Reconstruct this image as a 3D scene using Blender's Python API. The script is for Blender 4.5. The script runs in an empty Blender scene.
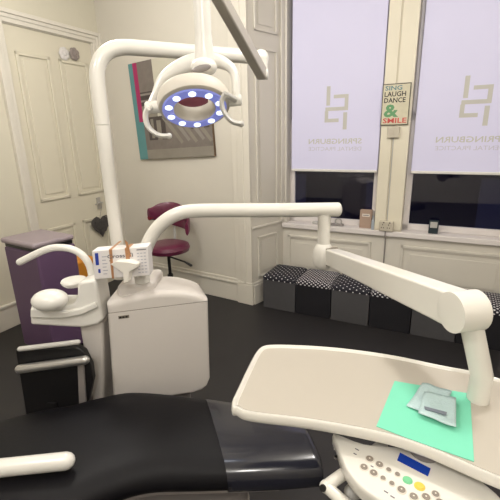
import bpy, bmesh, math, random
from mathutils import Vector, Matrix
random.seed(4)
V = Vector
SC = bpy.context.scene
COL = SC.collection

# ------------------------------------------------------------------ camera
FPX, HCAM = 390.0, 1.6
pt_, rl_ = math.radians(16.5), math.radians(1.4)
FW = V((0, math.cos(pt_), -math.sin(pt_)))
_u = V((0, math.sin(pt_), math.cos(pt_))); _r = V((1, 0, 0))
RT = _r*math.cos(rl_) - _u*math.sin(rl_)
UP = _r*math.sin(rl_) + _u*math.cos(rl_)
CP = V((0, 0, HCAM))
cam = bpy.data.cameras.new('camera'); co = bpy.data.objects.new('camera', cam); COL.objects.link(co)
cam.sensor_width = 36; cam.lens = 36*FPX/500; cam.clip_start = 0.02
m = Matrix((RT, UP, -FW)).transposed().to_4x4(); m.translation = CP; co.matrix_world = m
SC.camera = co

def ray(x, y): return FW + RT*((x-250)/FPX) + UP*((250-y)/FPX)
def atY(x, y, Y): d = ray(x, y); return CP + d*(Y/d.y)          # measured point at depth Y
def atZ(x, y, z): d = ray(x, y); return CP + d*((z-HCAM)/d.z)   # measured point at height z

# ------------------------------------------------------------------ materials
def lin(c): return tuple(((v/255)/12.92 if v/255 <= .04045 else ((v/255+.055)/1.055)**2.4) for v in c)+(1,)
MATS = {}
def mat(name, rgb, rough=.5, metal=0, noise=.05, nscale=12, bump=0, coat=0, emit=None, es=0, spec=.5, trans=0):
    m = bpy.data.materials.new(name); m.use_nodes = True; nt = m.node_tree; b = nt.nodes['Principled BSDF']
    c = lin(rgb)
    tc = nt.nodes.new('ShaderNodeTexCoord'); nz = nt.nodes.new('ShaderNodeTexNoise'); nz.inputs['Scale'].default_value = nscale
    nz.inputs['Detail'].default_value = 4
    nt.links.new(tc.outputs['Object'], nz.inputs['Vector'])
    mx = nt.nodes.new('ShaderNodeMix'); mx.data_type = 'RGBA'
    mx.inputs[6].default_value = tuple(v*(1-noise) for v in c[:3])+(1,)
    mx.inputs[7].default_value = tuple(min(1, v*(1+noise)) for v in c[:3])+(1,)
    nt.links.new(nz.outputs['Fac'], mx.inputs[0]); nt.links.new(mx.outputs[2], b.inputs['Base Color'])
    b.inputs['Roughness'].default_value = rough; b.inputs['Metallic'].default_value = metal
    b.inputs['Coat Weight'].default_value = coat; b.inputs['Coat Roughness'].default_value = .08
    b.inputs['Specular IOR Level'].default_value = spec
    if emit: b.inputs['Emission Color'].default_value = lin(emit); b.inputs['Emission Strength'].default_value = es
    if trans: b.inputs['Transmission Weight'].default_value = trans
    if bump:
        bp = nt.nodes.new('ShaderNodeBump'); bp.inputs['Strength'].default_value = bump; bp.inputs['Distance'].default_value = .01
        n2 = nt.nodes.new('ShaderNodeTexNoise'); n2.inputs['Scale'].default_value = nscale*8
        nt.links.new(tc.outputs['Object'], n2.inputs['Vector']); nt.links.new(n2.outputs['Fac'], bp.inputs['Height'])
        nt.links.new(bp.outputs['Normal'], b.inputs['Normal'])
    MATS[name] = m; return m
WALL = mat('plaster', (208, 203, 192), .75, noise=.03, nscale=3, bump=.08)
DOORW = mat('door_wall_plaster', (206, 201, 184), .75, noise=.03, nscale=3, bump=.08)
DOOR = mat('door_paint', (212, 206, 188), .45, noise=.03, nscale=3)
TRIM = mat('trim_gloss', (214, 209, 198), .35, noise=.02, nscale=4)
BAY = mat('bay_paint', (212, 207, 197), .45, noise=.02, nscale=4)
PILLAR = mat('pillar_paint', (226, 219, 200), .45, noise=.02, nscale=4)
SILLM = mat('sill_paint', (222, 216, 214), .35, noise=.02, nscale=4)
CEIL = mat('ceiling_paint', (228, 222, 208), .8, noise=.02)
FLOOR = mat('dark_vinyl', (38, 36, 38), .5, noise=.12, nscale=5, bump=.04)
BLIND = mat('blind_fabric', (206, 204, 226), .8, noise=.02, nscale=3, emit=(190, 188, 225), es=.16)  # lavender tint and faint emission stand in for dusk light through the fabric
LOGO = mat('blind_print', (196, 194, 188), .8, noise=.02)
LOGO2 = mat('blind_print_faint', (198, 195, 208), .8, noise=.02)
WPLAS = mat('white_enamel', (224, 222, 217), .28, noise=.01, coat=.3)
WPLAS2 = mat('cream_enamel', (220, 217, 210), .28, noise=.01, coat=.3)
UNITP = mat('unit_plastic_shaded', (206, 200, 195), .4, noise=.01, coat=.15)  # white enamel greyed evenly for the shadow the unit stands in
GREYP = mat('grey_enamel', (166, 160, 150), .35, noise=.02)
LGREY = mat('light_grey_plastic', (186, 184, 180), .4, noise=.02)
HOODM = mat('lamp_hood_satin_shaded', (204, 198, 188), .5, noise=.01)  # lamp head white toned down to beige, its shade put into the colour
MIDG = mat('mid_grey_plastic', (132, 126, 124), .45, noise=.03)
SEAM = mat('seam_dark', (120, 112, 100), .6)
BLACK = mat('black_plastic', (22, 21, 23), .4)
LEATH = mat('black_leatherette', (12, 11, 16), .5, noise=.1, nscale=9, bump=.04, spec=.22)
COVER = mat('glossy_cover', (30, 31, 42), .2, noise=.15, nscale=6, coat=.35, spec=.5)
CHROME = mat('brushed_metal', (190, 188, 186), .3, metal=.8, noise=.03)
TRAYM = mat('tray_mat', (178, 171, 160), .5, noise=.02, nscale=5)
MINT = mat('mint_paper', (116, 204, 174), .8, noise=.03, nscale=20)
POUCH = mat('pouch_film', (176, 200, 202), .25, noise=.1, nscale=40, bump=.3)
POUCHP = mat('pouch_print', (110, 118, 130), .5)
LCD = mat('blue_screen', (20, 50, 130), .25, emit=(20, 60, 160), es=.25)
BTN = mat('button_grey', (128, 118, 108), .4); BTNR = mat('button_ring', (205, 198, 188), .4)
BTNG = mat('button_green', (110, 190, 140), .4); BTNY = mat('button_yellow', (232, 190, 70), .4)
LEDF = mat('led_lens_ring', (136, 142, 200), .3, emit=(130, 140, 228), es=.45)
LEDE = mat('led_light', (235, 242, 255), .3, emit=(215, 228, 255), es=1.6)
BURG = mat('burgundy_leather', (98, 34, 62), .35, noise=.08, coat=.3)
REDG = mat('red_gloss_sheen', (150, 50, 60), .2, coat=.8)  # brighter red for the painted reflection on the stool back
GREYC = mat('charcoal_board', (72, 71, 74), .8, noise=.08, nscale=30)
BLKC = mat('black_board', (17, 16, 24), .8, noise=.08, nscale=30)
GLASSD = None
PURP = mat('purple_plastic', (92, 68, 98), .5, noise=.04); LILAC = mat('lilac_grey_top', (148, 136, 142), .5)
ORNG = mat('orange_bag', (214, 140, 40), .5, noise=.2, nscale=8); BROWN = mat('brown_print', (110, 50, 30), .5)
TAPE = mat('brown_tape', (176, 128, 90), .35, noise=.08)
BOXW = mat('carton_white', (224, 220, 220), .6, noise=.03, nscale=30); BLUEP = mat('carton_blue', (38, 62, 160), .6)
INK = mat('grey_ink', (96, 92, 104), .6); INKL = mat('pale_ink', (172, 172, 184), .6)
TISS = mat('tissue', (244, 240, 232), .9)
KRAFT = mat('kraft_card', (170, 146, 130), .8); PAPERW = mat('paper_label', (222, 214, 204), .8)
SKT = mat('socket_plastic', (196, 188, 172), .4); SKD = mat('socket_holes', (90, 82, 74), .5)
WICK = mat('dark_wicker', (74, 70, 68), .8, noise=.4, nscale=60)
ROSW = mat('white_rosette', (214, 210, 208), .8); ROSG = mat('grey_rosette', (140, 130, 126), .8)
SGN = mat('sign_board', (206, 200, 176), .6, noise=.12, nscale=25); SGE = mat('sign_edge', (74, 70, 60), .6)
TXD = mat('text_dark', (52, 48, 48), .7); TXB = mat('text_blue', (96, 132, 140), .7); TXG = mat('text_green', (104, 156, 110), .7); TXR = mat('text_red', (204, 84, 80), .7)
TEAL = mat('canvas_teal', (88, 136, 138), .7, noise=.08); MAG = mat('canvas_magenta', (158, 42, 92), .7, noise=.08)
CG = mat('canvas_grey', (134, 128, 118), .7, noise=.18, nscale=7); CD = mat('canvas_dark', (70, 62, 60), .6, noise=.3, nscale=14)
CM = mat('canvas_mid', (116, 108, 102), .6, noise=.25, nscale=16); CL = mat('canvas_light', (194, 190, 174), .7, noise=.05)
CW = mat('canvas_white', (136, 130, 124), .6, noise=.1); CT = mat('canvas_paleteal', (150, 178, 168), .7, noise=.08); CRD = mat('canvas_wine', (84, 30, 44), .6, noise=.2)
CAN = mat('canvas_side', (100, 80, 62), .8)
BRICK = mat('outside_dusk_stone', (34, 30, 44), .9, noise=.4, nscale=3); OUTW = mat('outside_lit_pane', (46, 46, 66), .6, emit=(70, 76, 110), es=.08)
FLAT = mat('added_light_diffuser', (240, 236, 226), .6, emit=(255, 246, 230), es=3.0)  # glowing surface of the added globe lights
GLB = mat('bottle_plastic', (170, 180, 190), .2, coat=.5)
DKG = mat('dark_gadget', (40, 52, 58), .4)

def glass_mat():
    m = bpy.data.materials.new('window_glass'); m.use_nodes = True; nt = m.node_tree; nt.nodes.clear()
    o = nt.nodes.new('ShaderNodeOutputMaterial'); mx = nt.nodes.new('ShaderNodeMixShader'); t = nt.nodes.new('ShaderNodeBsdfTransparent')
    g = nt.nodes.new('ShaderNodeBsdfGlossy'); g.inputs['Roughness'].default_value = .03; mx.inputs[0].default_value = .07
    t.inputs[0].default_value = (.75, .75, .85, 1)
    nt.links.new(t.outputs[0], mx.inputs[1]); nt.links.new(g.outputs[0], mx.inputs[2]); nt.links.new(mx.outputs[0], o.inputs[0]); return m
GLASS = glass_mat()

def dots(name, scale, rad, base=(26, 26, 38), dot=(225, 222, 226)):
    """regular polka dots on a diagonal grid, from the object's own coordinates"""
    m = bpy.data.materials.new(name); m.use_nodes = True; nt = m.node_tree; b = nt.nodes['Principled BSDF']; b.inputs['Roughness'].default_value = .8
    N, L = nt.nodes, nt.links
    tc = N.new('ShaderNodeTexCoord'); mp = N.new('ShaderNodeMapping'); mp.inputs['Rotation'].default_value = (0, 0, math.radians(45)); mp.inputs['Scale'].default_value = (scale,)*3
    L.new(tc.outputs['UV'], mp.inputs[0])
    fr = N.new('ShaderNodeVectorMath'); fr.operation = 'FRACTION'; L.new(mp.outputs[0], fr.inputs[0])
    sb = N.new('ShaderNodeVectorMath'); sb.operation = 'SUBTRACT'; sb.inputs[1].default_value = (.5, .5, .5); L.new(fr.outputs[0], sb.inputs[0])
    ml = N.new('ShaderNodeVectorMath'); ml.operation = 'MULTIPLY'; ml.inputs[1].default_value = (1, 1, 0); L.new(sb.outputs[0], ml.inputs[0])
    ln = N.new('ShaderNodeVectorMath'); ln.operation = 'LENGTH'; L.new(ml.outputs[0], ln.inputs[0])
    lt = N.new('ShaderNodeMath'); lt.operation = 'LESS_THAN'; lt.inputs[1].default_value = rad; L.new(ln.outputs['Value'], lt.inputs[0])
    mx = N.new('ShaderNodeMix'); mx.data_type = 'RGBA'; mx.inputs[6].default_value = lin(base); mx.inputs[7].default_value = lin(dot)
    L.new(lt.outputs[0], mx.inputs[0]); L.new(mx.outputs[2], b.inputs['Base Color']); return m
DOTS = dots('sparse_dot_fabric', 25, .14); DOTD = dots('dense_dot_fabric', 36, .27, dot=(215, 212, 216))

# ------------------------------------------------------------------ mesh builder (world coordinates in, local mesh out)
class MB:
    def __init__(s): s.v = []; s.f = []; s.mi = []; s.uv = None
    def add(s, vs, fs, mi=0):
        n = len(s.v); s.v += [V(v) for v in vs]; s.f += [tuple(i+n for i in f) for f in fs]; s.mi += [mi]*len(fs); return s
    def hexa(s, p, mi=0):   # 8 corners: bottom 4 ccw, top 4 ccw
        return s.add(p, [(3, 2, 1, 0), (4, 5, 6, 7), (0, 1, 5, 4), (1, 2, 6, 5), (2, 3, 7, 6), (3, 0, 4, 7)], mi)
    def box(s, fr, a, b, mi=0):   # fr(s,d,z)->world
        (x0, y0, z0), (x1, y1, z1) = a, b
        return s.hexa([fr(x0, y0, z0), fr(x1, y0, z0), fr(x1, y1, z0), fr(x0, y1, z0), fr(x0, y0, z1), fr(x1, y0, z1), fr(x1, y1, z1), fr(x0, y1, z1)], mi)
    def rings(s, rs, mi=0, cap=True, closed=False):
        n = len(rs[0]); vs = [p for r in rs for p in r]; fs = []
        k = len(rs)
        for i in range(k if closed else k-1):
            for j in range(n):
                a, b = i*n, ((i+1) % k)*n; fs.append((a+j, a+(j+1) % n, b+(j+1) % n, b+j))
        if cap and not closed: fs += [tuple(range(n))[::-1], tuple(range((k-1)*n, k*n))]
        return s.add(vs, fs, mi)
    def tube(s, path, r, n=16, mi=0, flat=1.0, rounded=False):
        P = [V(p) for p in path]; rs = r if isinstance(r, (list, tuple)) else [r]*len(P)
        if rounded:
            def endcap(A, B, R):
                d = (A-B).normalized(); return [(A+d*R*math.sin(a), max(R*math.cos(a), R*.05)) for a in (.5, .95, 1.3, 1.55)]
            e0 = endcap(P[0], P[1], rs[0])[::-1]; e1 = endcap(P[-1], P[-2], rs[-1])
            P, rs = [p for p, _ in e0]+P+[p for p, _ in e1], [q for _, q in e0]+list(rs)+[q for _, q in e1]
        T = []
        for i in range(len(P)):
            T.append((P[min(i+1, len(P)-1)]-P[max(i-1, 0)]).normalized())
        nrm = T[0].orthogonal().normalized()
        if abs(T[0].z) < .9: nrm = (V((0, 0, 1))-T[0]*T[0].z).normalized()
        out = []
        for i, p in enumerate(P):
            nrm = (nrm-T[i]*nrm.dot(T[i])).normalized(); bn = T[i].cross(nrm)
            out.append([p+nrm*math.cos(a)*rs[i]*flat+bn*math.sin(a)*rs[i] for a in [2*math.pi*j/n for j in range(n)]])
        return s.rings(out, mi)
    def lathe(s, c, ax, prof, n=32, mi=0, closed=False, xd=None):
        c, ax = V(c), V(ax).normalized(); x = (V(xd)-ax*ax.dot(V(xd))).normalized() if xd is not None else ax.orthogonal().normalized(); y = ax.cross(x)
        return s.rings([[c+ax*t+(x*math.cos(a)+y*math.sin(a))*max(r, 1e-4) for a in [2*math.pi*j/n for j in range(n)]] for r, t in prof], mi, closed=closed)
    def ball(s, c, rx, ry, rz, fr=None, n=20, mi=0):
        c = V(c); A = fr or (V((1, 0, 0)), V((0, 1, 0)), V((0, 0, 1))); rs = []
        for i in range(n//2+1):
            t = math.pi*i/(n//2); q = max(math.sin(t), .01)
            rs.append([c+A[0]*rx*q*math.cos(a)+A[1]*ry*q*math.sin(a)-A[2]*rz*math.cos(t) for a in [2*math.pi*j/n for j in range(n)]])
        return s.rings(rs, mi)
    def layers(s, outline, ls, mi=0, cap=True):   # outline: list of world pts (xy), ls: (inset, z)
        rs = []
        for ins, z in ls: rs.append([V((p.x, p.y, z)) for p in inset(outline, ins)])
        return s.rings(rs, mi, cap)
    def build(s, name, mats, parent=None, bevel=0, seg=2, smooth=True, ang=35, origin=None):
        me = bpy.data.meshes.new(name); o = bpy.data.objects.new(name, me); COL.objects.link(o)
        base = world_loc(parent) if parent else (V(origin) if origin is not None else V((0, 0, 0)))
        if parent is None and origin is None:
            xs = [v.x for v in s.v]; ys = [v.y for v in s.v]; zs = [v.z for v in s.v]
            base = V(((min(xs)+max(xs))/2, (min(ys)+max(ys))/2, min(zs)))
        me.from_pydata([v-base for v in s.v], [], s.f)
        for m_ in (mats if isinstance(mats, (list, tuple)) else [mats]): me.materials.append(m_)
        me.polygons.foreach_set('material_index', s.mi)
        if s.uv:
            ul = me.uv_layers.new(name='cloth')
            for lp_ in me.loops: ul.data[lp_.index].uv = s.uv[lp_.vertex_index]
        bm = bmesh.new(); bm.from_mesh(me); bmesh.ops.recalc_face_normals(bm, faces=bm.faces); bm.to_mesh(me); bm.free()
        if smooth:
            me.polygons.foreach_set('use_smooth', [True]*len(me.polygons)); me.set_sharp_from_angle(angle=math.radians(ang))
        if parent: o.parent = parent
        else: o.location = base
        if bevel:
            b = o.modifiers.new('bevel', 'BEVEL'); b.width = bevel; b.segments = seg; b.limit_method = 'ANGLE'; b.angle_limit = math.radians(40); b.harden_normals = False
        if smooth:
            wn_ = o.modifiers.new('weighted', 'WEIGHTED_NORMAL'); wn_.keep_sharp = True
        return o
def world_loc(o):
    p = V((0, 0, 0))
    while o: p += o.location; o = o.parent
    return p
def inset(pts, d):
    n = len(pts); area = sum(pts[i].x*pts[(i+1) % n].y-pts[(i+1) % n].x*pts[i].y for i in range(n)); sg = 1 if area > 0 else -1
    out = []
    for i in range(n):
        t = (pts[(i+1) % n]-pts[i-1]); t.z = 0; t.normalize(); nn = V((-t.y, t.x, 0))*sg; out.append(pts[i]+nn*d)
    return out
def spline(P, k=6, closed=False):
    P = [V(p) for p in P]; n = len(P); out = []
    for i in range(n if closed else n-1):
        g = (lambda j: P[j % n]) if closed else (lambda j: P[max(0, min(n-1, j))])
        a, b, c, d = g(i-1), g(i), g(i+1), g(i+2)
        for q in range(k):
            t = q/k; out.append(.5*((2*b)+(c-a)*t+(2*a-5*b+4*c-d)*t*t+(3*b-a-3*c+d)*t**3))
    if not closed: out.append(P[-1])
    return out
def fillet(P, r, k=6):
    """round the corners of a polyline with arcs of radius about r"""
    P = [V(p) for p in P]; out = [P[0]]
    for i in range(1, len(P)-1):
        a, b, c = P[i-1], P[i], P[i+1]; q = min(r, (a-b).length*.49, (c-b).length*.49)
        p0, p1 = b+(a-b).normalized()*q, b+(c-b).normalized()*q
        for j in range(k+1):
            t = j/k; out.append(p0*(1-t)**2+b*2*t*(1-t)+p1*t*t)
    out.append(P[-1]); return out
def tag(o, label=None, cat=None, group=None, kind=None):
    if label: o['label'] = label
    if cat: o['category'] = cat
    if group: o['group'] = group
    if kind: o['kind'] = kind
    return o
def empty(name, loc, label, cat, group=None):
    o = bpy.data.objects.new(name, None); COL.objects.link(o); o.location = V(loc); o.empty_display_size = .05
    return tag(o, label, cat, group)
def text_mesh(txt, width, height, fn, mb, mi=0, bold=0.0, thick=.0006):
    """fn(x, y, t) -> world, x in 0..width, y in 0..height; adds extruded letters to mb"""
    cu = bpy.data.curves.new('t', 'FONT'); cu.body = txt; cu.extrude = .001; cu.offset = bold; cu.resolution_u = 2
    ob = bpy.data.objects.new('t', cu); COL.objects.link(ob); dg = bpy.context.evaluated_depsgraph_get()
    me = bpy.data.meshes.new_from_object(ob.evaluated_get(dg)); vs = [v.co.copy() for v in me.vertices]; fs = [tuple(p.vertices) for p in me.polygons]
    bpy.data.objects.remove(ob); bpy.data.curves.remove(cu); bpy.data.meshes.remove(me)
    x0, x1 = min(v.x for v in vs), max(v.x for v in vs); y0, y1 = min(v.y for v in vs), max(v.y for v in vs)
    mb.add([fn((v.x-x0)/(x1-x0)*width, (v.y-y0)/(y1-y0)*height, (thick if v.z > 0 else 0)) for v in vs], fs, mi)
def struct(o): o['kind'] = 'structure'; return o

# ------------------------------------------------------------------ room frames
C = V((-1.5, 4.462, 0))
uA = V((.8515, -.5243, 0)); nA = V((-.5243, -.8515, 0))           # picture wall; nA points into the room
def A(s, d, z): return C+uA*s+nA*d+V((0, 0, z))
uD = V((-.4459, -.8951, 0)); nD = V((.8951, -.4459, 0))
def D(s, d, z): return C+uD*s+nD*d+V((0, 0, z))
W0 = V((.339, 3.841, 0)); uW = V((.891, -.454, 0)); nW = V((-.454, -.891, 0))
def Wf(s, d, z): return W0+uW*s+nW*d+V((0, 0, z))
AE = A(1.79, 0, 0)
HC = 3.1

# floor / ceiling
b = MB(); fl = lambda s, d, z: A(s, d, z)
b.box(fl, (-.6, 5.8, -.1), (6.2, -1.2, 0)); struct(b.build('floor', FLOOR, smooth=False))
b = MB(); b.box(fl, (-.6, 5.8, HC), (6.2, -1.2, HC+.1)); struct(b.build('ceiling', CEIL, smooth=False))
# walls
b = MB(); b.box(A, (0, -.12, 0), (1.79, 0, HC)); struct(b.build('wall_back', WALL, smooth=False))
b = MB()
DW0, DW1, DH = .10, 1.03, 2.52
b.box(D, (-.12, -.12, 0), (DW0, 0, HC)); b.box(D, (DW1, -.12, 0), (5.6, 0, HC)); b.box(D, (DW0, -.12, DH), (DW1, 0, HC)); b.box(D, (DW0, -.16, 0), (DW1, -.12, DH))
struct(b.build('wall_left', DOORW, smooth=False))
b = MB(); b.box(A, (4.9, -.2, 0), (5.02, 5.6, HC)); struct(b.build('wall_right', WALL, smooth=False))
b = MB(); b.box(A, (-.5, 5.55, 0), (5.02, 5.67, HC)); struct(b.build('wall_front', WALL, smooth=False))
# window wall with two openings
S1a, S1b, S2a, S2b, SE = .035, .89, 1.115, 1.97, 2.005
ZS, ZT = .735, 2.82
b = MB()
for a0, a1, z0, z1 in ((-.02, SE+.02, 0, ZS), (-.02, SE+.02, ZT, HC), (-.02, S1a, ZS, ZT), (S2b, SE+.02, ZS, ZT)):
    b.box(Wf, (a0, -.16, z0), (a1, 0, z1))
struct(b.build('wall_window', BAY, smooth=False))
b = MB(); b.box(Wf, (S1b, -.16, ZS), (S2a, 0, ZT)); 
struct(b.build('trim_mullion_pillar', PILLAR, smooth=False))
b = MB(); b.box(Wf, (S1b+.0, 0, .76), (S1b+.093, .012, ZT)); b.box(Wf, (S1b+.103, 0, .76), (S2a, .012, ZT)); b.build('trim_pillar_board', PILLAR, bevel=.003)['kind'] = 'structure'
# splayed reveals (left one seen), panelled
R0, R1 = A(1.79, 0, 0), Wf(0, 0, 0)
def reveal(Pa, Pb, name, outn):
    L = (Pb-Pa).length; u = (Pb-Pa).normalized(); n = V((u.y, -u.x, 0)) if outn > 0 else V((-u.y, u.x, 0))
    fr = lambda s, d, z: Pa+u*s+n*d+V((0, 0, z))
    b = MB(); b.box(fr, (0, -.1, 0), (L, 0, HC)); w = struct(b.build(name, BAY, smooth=False))
    b = MB()
    for z0, z1 in ((.26, .67), (.86, 2.30), (2.42, 2.95)):
        a0, a1 = .07, L-.09
        for (p, q) in (((a0, z0), (a1, z0+.02)), ((a0, z1-.02), (a1, z1)), ((a0, z0), (a0+.02, z1)), ((a1-.02, z0), (a1, z1))):
            b.box(fr, (p[0], 0, p[1]), (q[0], .014, q[1]))
        b.box(fr, (a0+.05, 0, z0+.05), (a1-.05, .006, z1-.05))
    b.box(fr, (0, 0, .755), (L-.02, .018, .775)); b.box(fr, (L-.045, 0, .775), (L, .02, ZT))
    b.box(fr, (0, 0, 0), (L, .02, .2)); b.box(fr, (0, 0, .2), (L, .012, .225))
    struct(b.build('trim_shutter_panelling', BAY, bevel=.004))
reveal(R0, R1, 'wall_bay_left', 1)
R2 = Wf(SE, 0, 0); AE2 = A(1.79+.312*0+2.62, 0, 0)
reveal(A(4.33, 0, 0), R2, 'wall_bay_right', -1)
b = MB(); b.box(A, (4.33, -.12, 0), (4.95, 0, HC)); struct(b.build('wall_back_right', WALL, smooth=False))
# architrave / pilaster at the end of picture wall
b = MB()
for a0, a1, dd in ((1.60, 1.66, .012), (1.66, 1.79, .022), (1.70, 1.73, .03)):
    b.box(A, (a0, 0, .2), (a1, dd, HC))
b.box(A, (1.625, 0, 0), (1.80, .034, .205)); b.box(A, (1.63, 0, .205), (1.795, .03, .225))
struct(b.build('trim_bay_architrave', TRIM, bevel=.004))
b = MB()
b.box(A, (0, 0, 0), (1.625, .018, .19)); b.box(A, (0, 0, .19), (1.625, .03, .212)); b.box(A, (0, 0, .212), (1.625, .014, .24))
struct(b.build('baseboard_back', TRIM, bevel=.004))
# bay apron panels and skirting under the sill
b = MB()
for a0, a1 in ((.06, .87), (1.13, 1.95)):
    z0, z1 = .24, .625
    for (p, q) in (((a0, z0), (a1, z0+.022)), ((a0, z1-.022), (a1, z1)), ((a0, z0), (a0+.022, z1)), ((a1-.022, z0), (a1, z1))):
        b.box(Wf, (p[0], 0, p[1]), (q[0], .016, q[1]))
    b.box(Wf, (a0+.02, .0, z1-.035), (a1-.02, .009, z1-.02)); b.box(Wf, (a0+.075, 0, z0+.07), (a1-.075, .006, z1-.075))
b.box(Wf, (0, 0, 0), (SE, .02, .2))
struct(b.build('trim_window_apron', BAY, bevel=.004))
b = MB()
b.box(Wf, (.0, 0, ZS-.035), (SE, .035, ZS+.012))
b.box(Wf, (S1a, -.13, ZS), (S1b, .0, ZS+.012)); b.box(Wf, (S2a, -.13, ZS), (S2b, .0, ZS+.012))
struct(b.build('trim_window_sill', SILLM, bevel=.006))
# windows: sash frames + glass
for k, (a0, a1) in enumerate(((S1a, S1b), (S2a, S2b))):
    b = MB()
    for z0, z1, dd in ((ZS+.012, 1.72, -.10), (1.70, ZT, -.13)):
        w = .05
        for (p, q) in (((a0, z0), (a1, z0+.055)), ((a0, z1-.045), (a1, z1)), ((a0, z0), (a0+w, z1)), ((a1-w, z0), (a1, z1))):
            b.box(Wf, (p[0], dd-.035, p[1]), (q[0], dd, q[1]))
    wn = struct(b.build('window_%d' % (k+1), SILLM, bevel=.004))
    b = MB()
    b.box(Wf, (a0+.05, -.122, ZS+.06), (a1-.05, -.118, 1.68)); b.box(Wf, (a0+.05, -.152, 1.74), (a1-.05, -.148, ZT-.04)); b.build('pane', GLASS, wn, smooth=False)
# outside: dusk building opposite (dark stone), far beyond the panes
b = MB(); b.box(Wf, (-6, -5.2, -4), (9, -5, 4.6)); 
of = struct(b.build('wall_outside', BRICK, smooth=False))
b = MB()
for s0, z0 in ((-2.2, -.6), (-.1, -.7), (2.0, -.6), (4.3, -.7), (-1.4, -2.8), (1.2, -2.8)):
    b.box(Wf, (s0, -5, z0), (s0+.75, -4.98, z0+1.3))
b.build('trim_outside_pane', OUTW, of, smooth=False)

# door in left wall
b = MB(); dl = D
b.box(dl, (DW0, -.06, 0), (DW1, -.02, DH))
door = struct(b.build('door_1', DOOR, smooth=False))
b = MB()
for a0, a1 in ((.185, .515), (.615, .945)):
    for z0, z1 in ((.2, .78), (1.04, 2.32)):
        for (p, q) in (((a0, z0), (a1, z0+.03)), ((a0, z1-.03), (a1, z1)), ((a0, z0), (a0+.03, z1)), ((a1-.03, z0), (a1, z1))):
            b.box(D, (p[0], -.021, p[1]), (q[0], -.004, q[1]))
        b.box(D, (a0+.06, -.021, z0+.06), (a1-.06, -.012, z1-.06))
b.build('door_panel_moulding', DOOR, door, bevel=.006)
b = MB(); b.box(D, (.248, -.022, .86), (.292, -.008, .985)); b.tube([D(.27, -.01, .93), D(.27, .035, .93)], .009); b.tube([D(.265, .033, .93), D(.36, .035, .925)], [.008, .007], rounded=True)
b.build('door_handle', CHROME, door)
b = MB()
for dd, i0, i1 in ((.022, 0, .10), (.034, .055, .10), (.016, -.0, .1)):
    pass
def casing(w0, w1, dd):
    # w0,w1 distance outside the opening
    b.box(D, (DW0-w1, 0, 0), (DW0-w0, dd, DH+w1)); b.box(D, (DW1+w0, 0, 0), (DW1+w1, dd, DH+w1)); b.box(D, (DW0-w0, 0, DH+w0), (DW1+w0, dd, DH+w1))
casing(0, .035, .018); casing(.035, .065, .026); casing(.065, .098, .04)
b.box(D, (DW0, -.06, 0), (DW0+.006, 0, DH)); b.box(D, (DW1-.006, -.06, 0), (DW1, 0, DH)); b.box(D, (DW0, -.06, DH-.006), (DW1, 0, DH))
struct(b.build('trim_door_casing', TRIM, bevel=.004))
b = MB(); b.box(D, (1.14, 0, 0), (5.5, .018, .2)); b.box(D, (1.14, 0, .2), (5.5, .03, .225)); struct(b.build('baseboard_left', TRIM, bevel=.004))

# ------------------------------------------------------------------ roller blinds
def blind(s0, s1, label, grp):
    r = empty('roller_blind', Wf((s0+s1)/2, -.045, 1.255), label, 'blind', grp)
    b = MB(); b.box(Wf, (s0, -.047, 1.262), (s1, -.045, 2.76)); b.build('blind_fabric', BLIND, r, smooth=False)
    b = MB(); b.box(Wf, (s0, -.054, 1.25), (s1, -.038, 1.272)); b.build('bottom_bar', WPLAS, r, bevel=.004)
    b = MB(); b.tube([Wf(s0-.012, -.05, 2.78), Wf(s1+.012, -.05, 2.78)], .022); b.build('roller', WPLAS, r)
    # printed sign seen from behind (mirrored)
    o = s0-.088
    b = MB(); t = lambda x, y, q: Wf(o+.74-x, -.0445+q, 1.500+y); text_mesh('SPRINGBURN', .485, .046, t, b, bold=.012)
    b.build('blind_lettering', LOGO, r, smooth=False)
    b = MB(); t = lambda x, y, q: Wf(o+.74-x, -.0445+q, 1.440+y); text_mesh('DENTAL PRACTICE', .485, .034, t, b)
    b.build('blind_lettering', LOGO2, r, smooth=False)
    b = MB()
    for xa, xb, ya, yb in ((324.8, 328.5, 86.4, 105.2), (332, 346.4, 95.0, 98.4), (342.9, 346.4, 98.4, 107), (324, 346.4, 107, 110.6), (323.5, 327, 110.6, 118.4), (323.5, 337.6, 118.4, 122), (342, 345.8, 112.6, 129.6)):
        b.box(Wf, (o+.739-(361-xa)/111, -.0445, 1.535+(140-yb)/118), (o+.739-(361-xb)/111, -.0439, 1.535+(140-ya)/118))
    b.build('blind_emblem', LOGO, r, smooth=False)
    return r
blind(.072, .872, 'white roller blind over the left window, whole mirrored emblem and lettering showing', 'roller blinds')
blind(1.15, 1.95, 'white roller blind over the right window beyond the framed word sign', 'roller blinds')

# ------------------------------------------------------------------ pillar items
sg = empty('word_sign', Wf(.985, .02, 1.645), 'framed vintage word sign reading sing laugh dance and smile on the window pillar', 'sign')
b = MB(); b.box(Wf, (.885, .012, 1.645), (1.10, .026, 1.965), 0); b.build('backing_board', SGE, sg, smooth=False)
b = MB(); b.box(Wf, (.891, .026, 1.652), (1.094, .028, 1.958)); b.build('printed_face', SGN, sg, smooth=False)
for txt, x0, z0, w, h, m_, bo in (('SING', .905, 1.915, .13, .034, TXB, .02), ('LAUGH', .902, 1.867, .165, .038, TXD, .02), ('DANCE', .902, 1.82, .165, .038, TXD, .02), ('&', .905, 1.708, .115, .10, TXG, .03), ('SMILE', .902, 1.662, .185, .04, TXR, .02)):
    b = MB(); text_mesh(txt, w, h, (lambda x, y, q: Wf(x0+x, .0282+q, z0+y)), b, bold=bo); b.build('lettering', m_, sg, smooth=False)
sw = empty('wall_switch_box', Wf(.985, .012, 1.56), 'square cream switch box directly below the framed word sign', 'switch')
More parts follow.
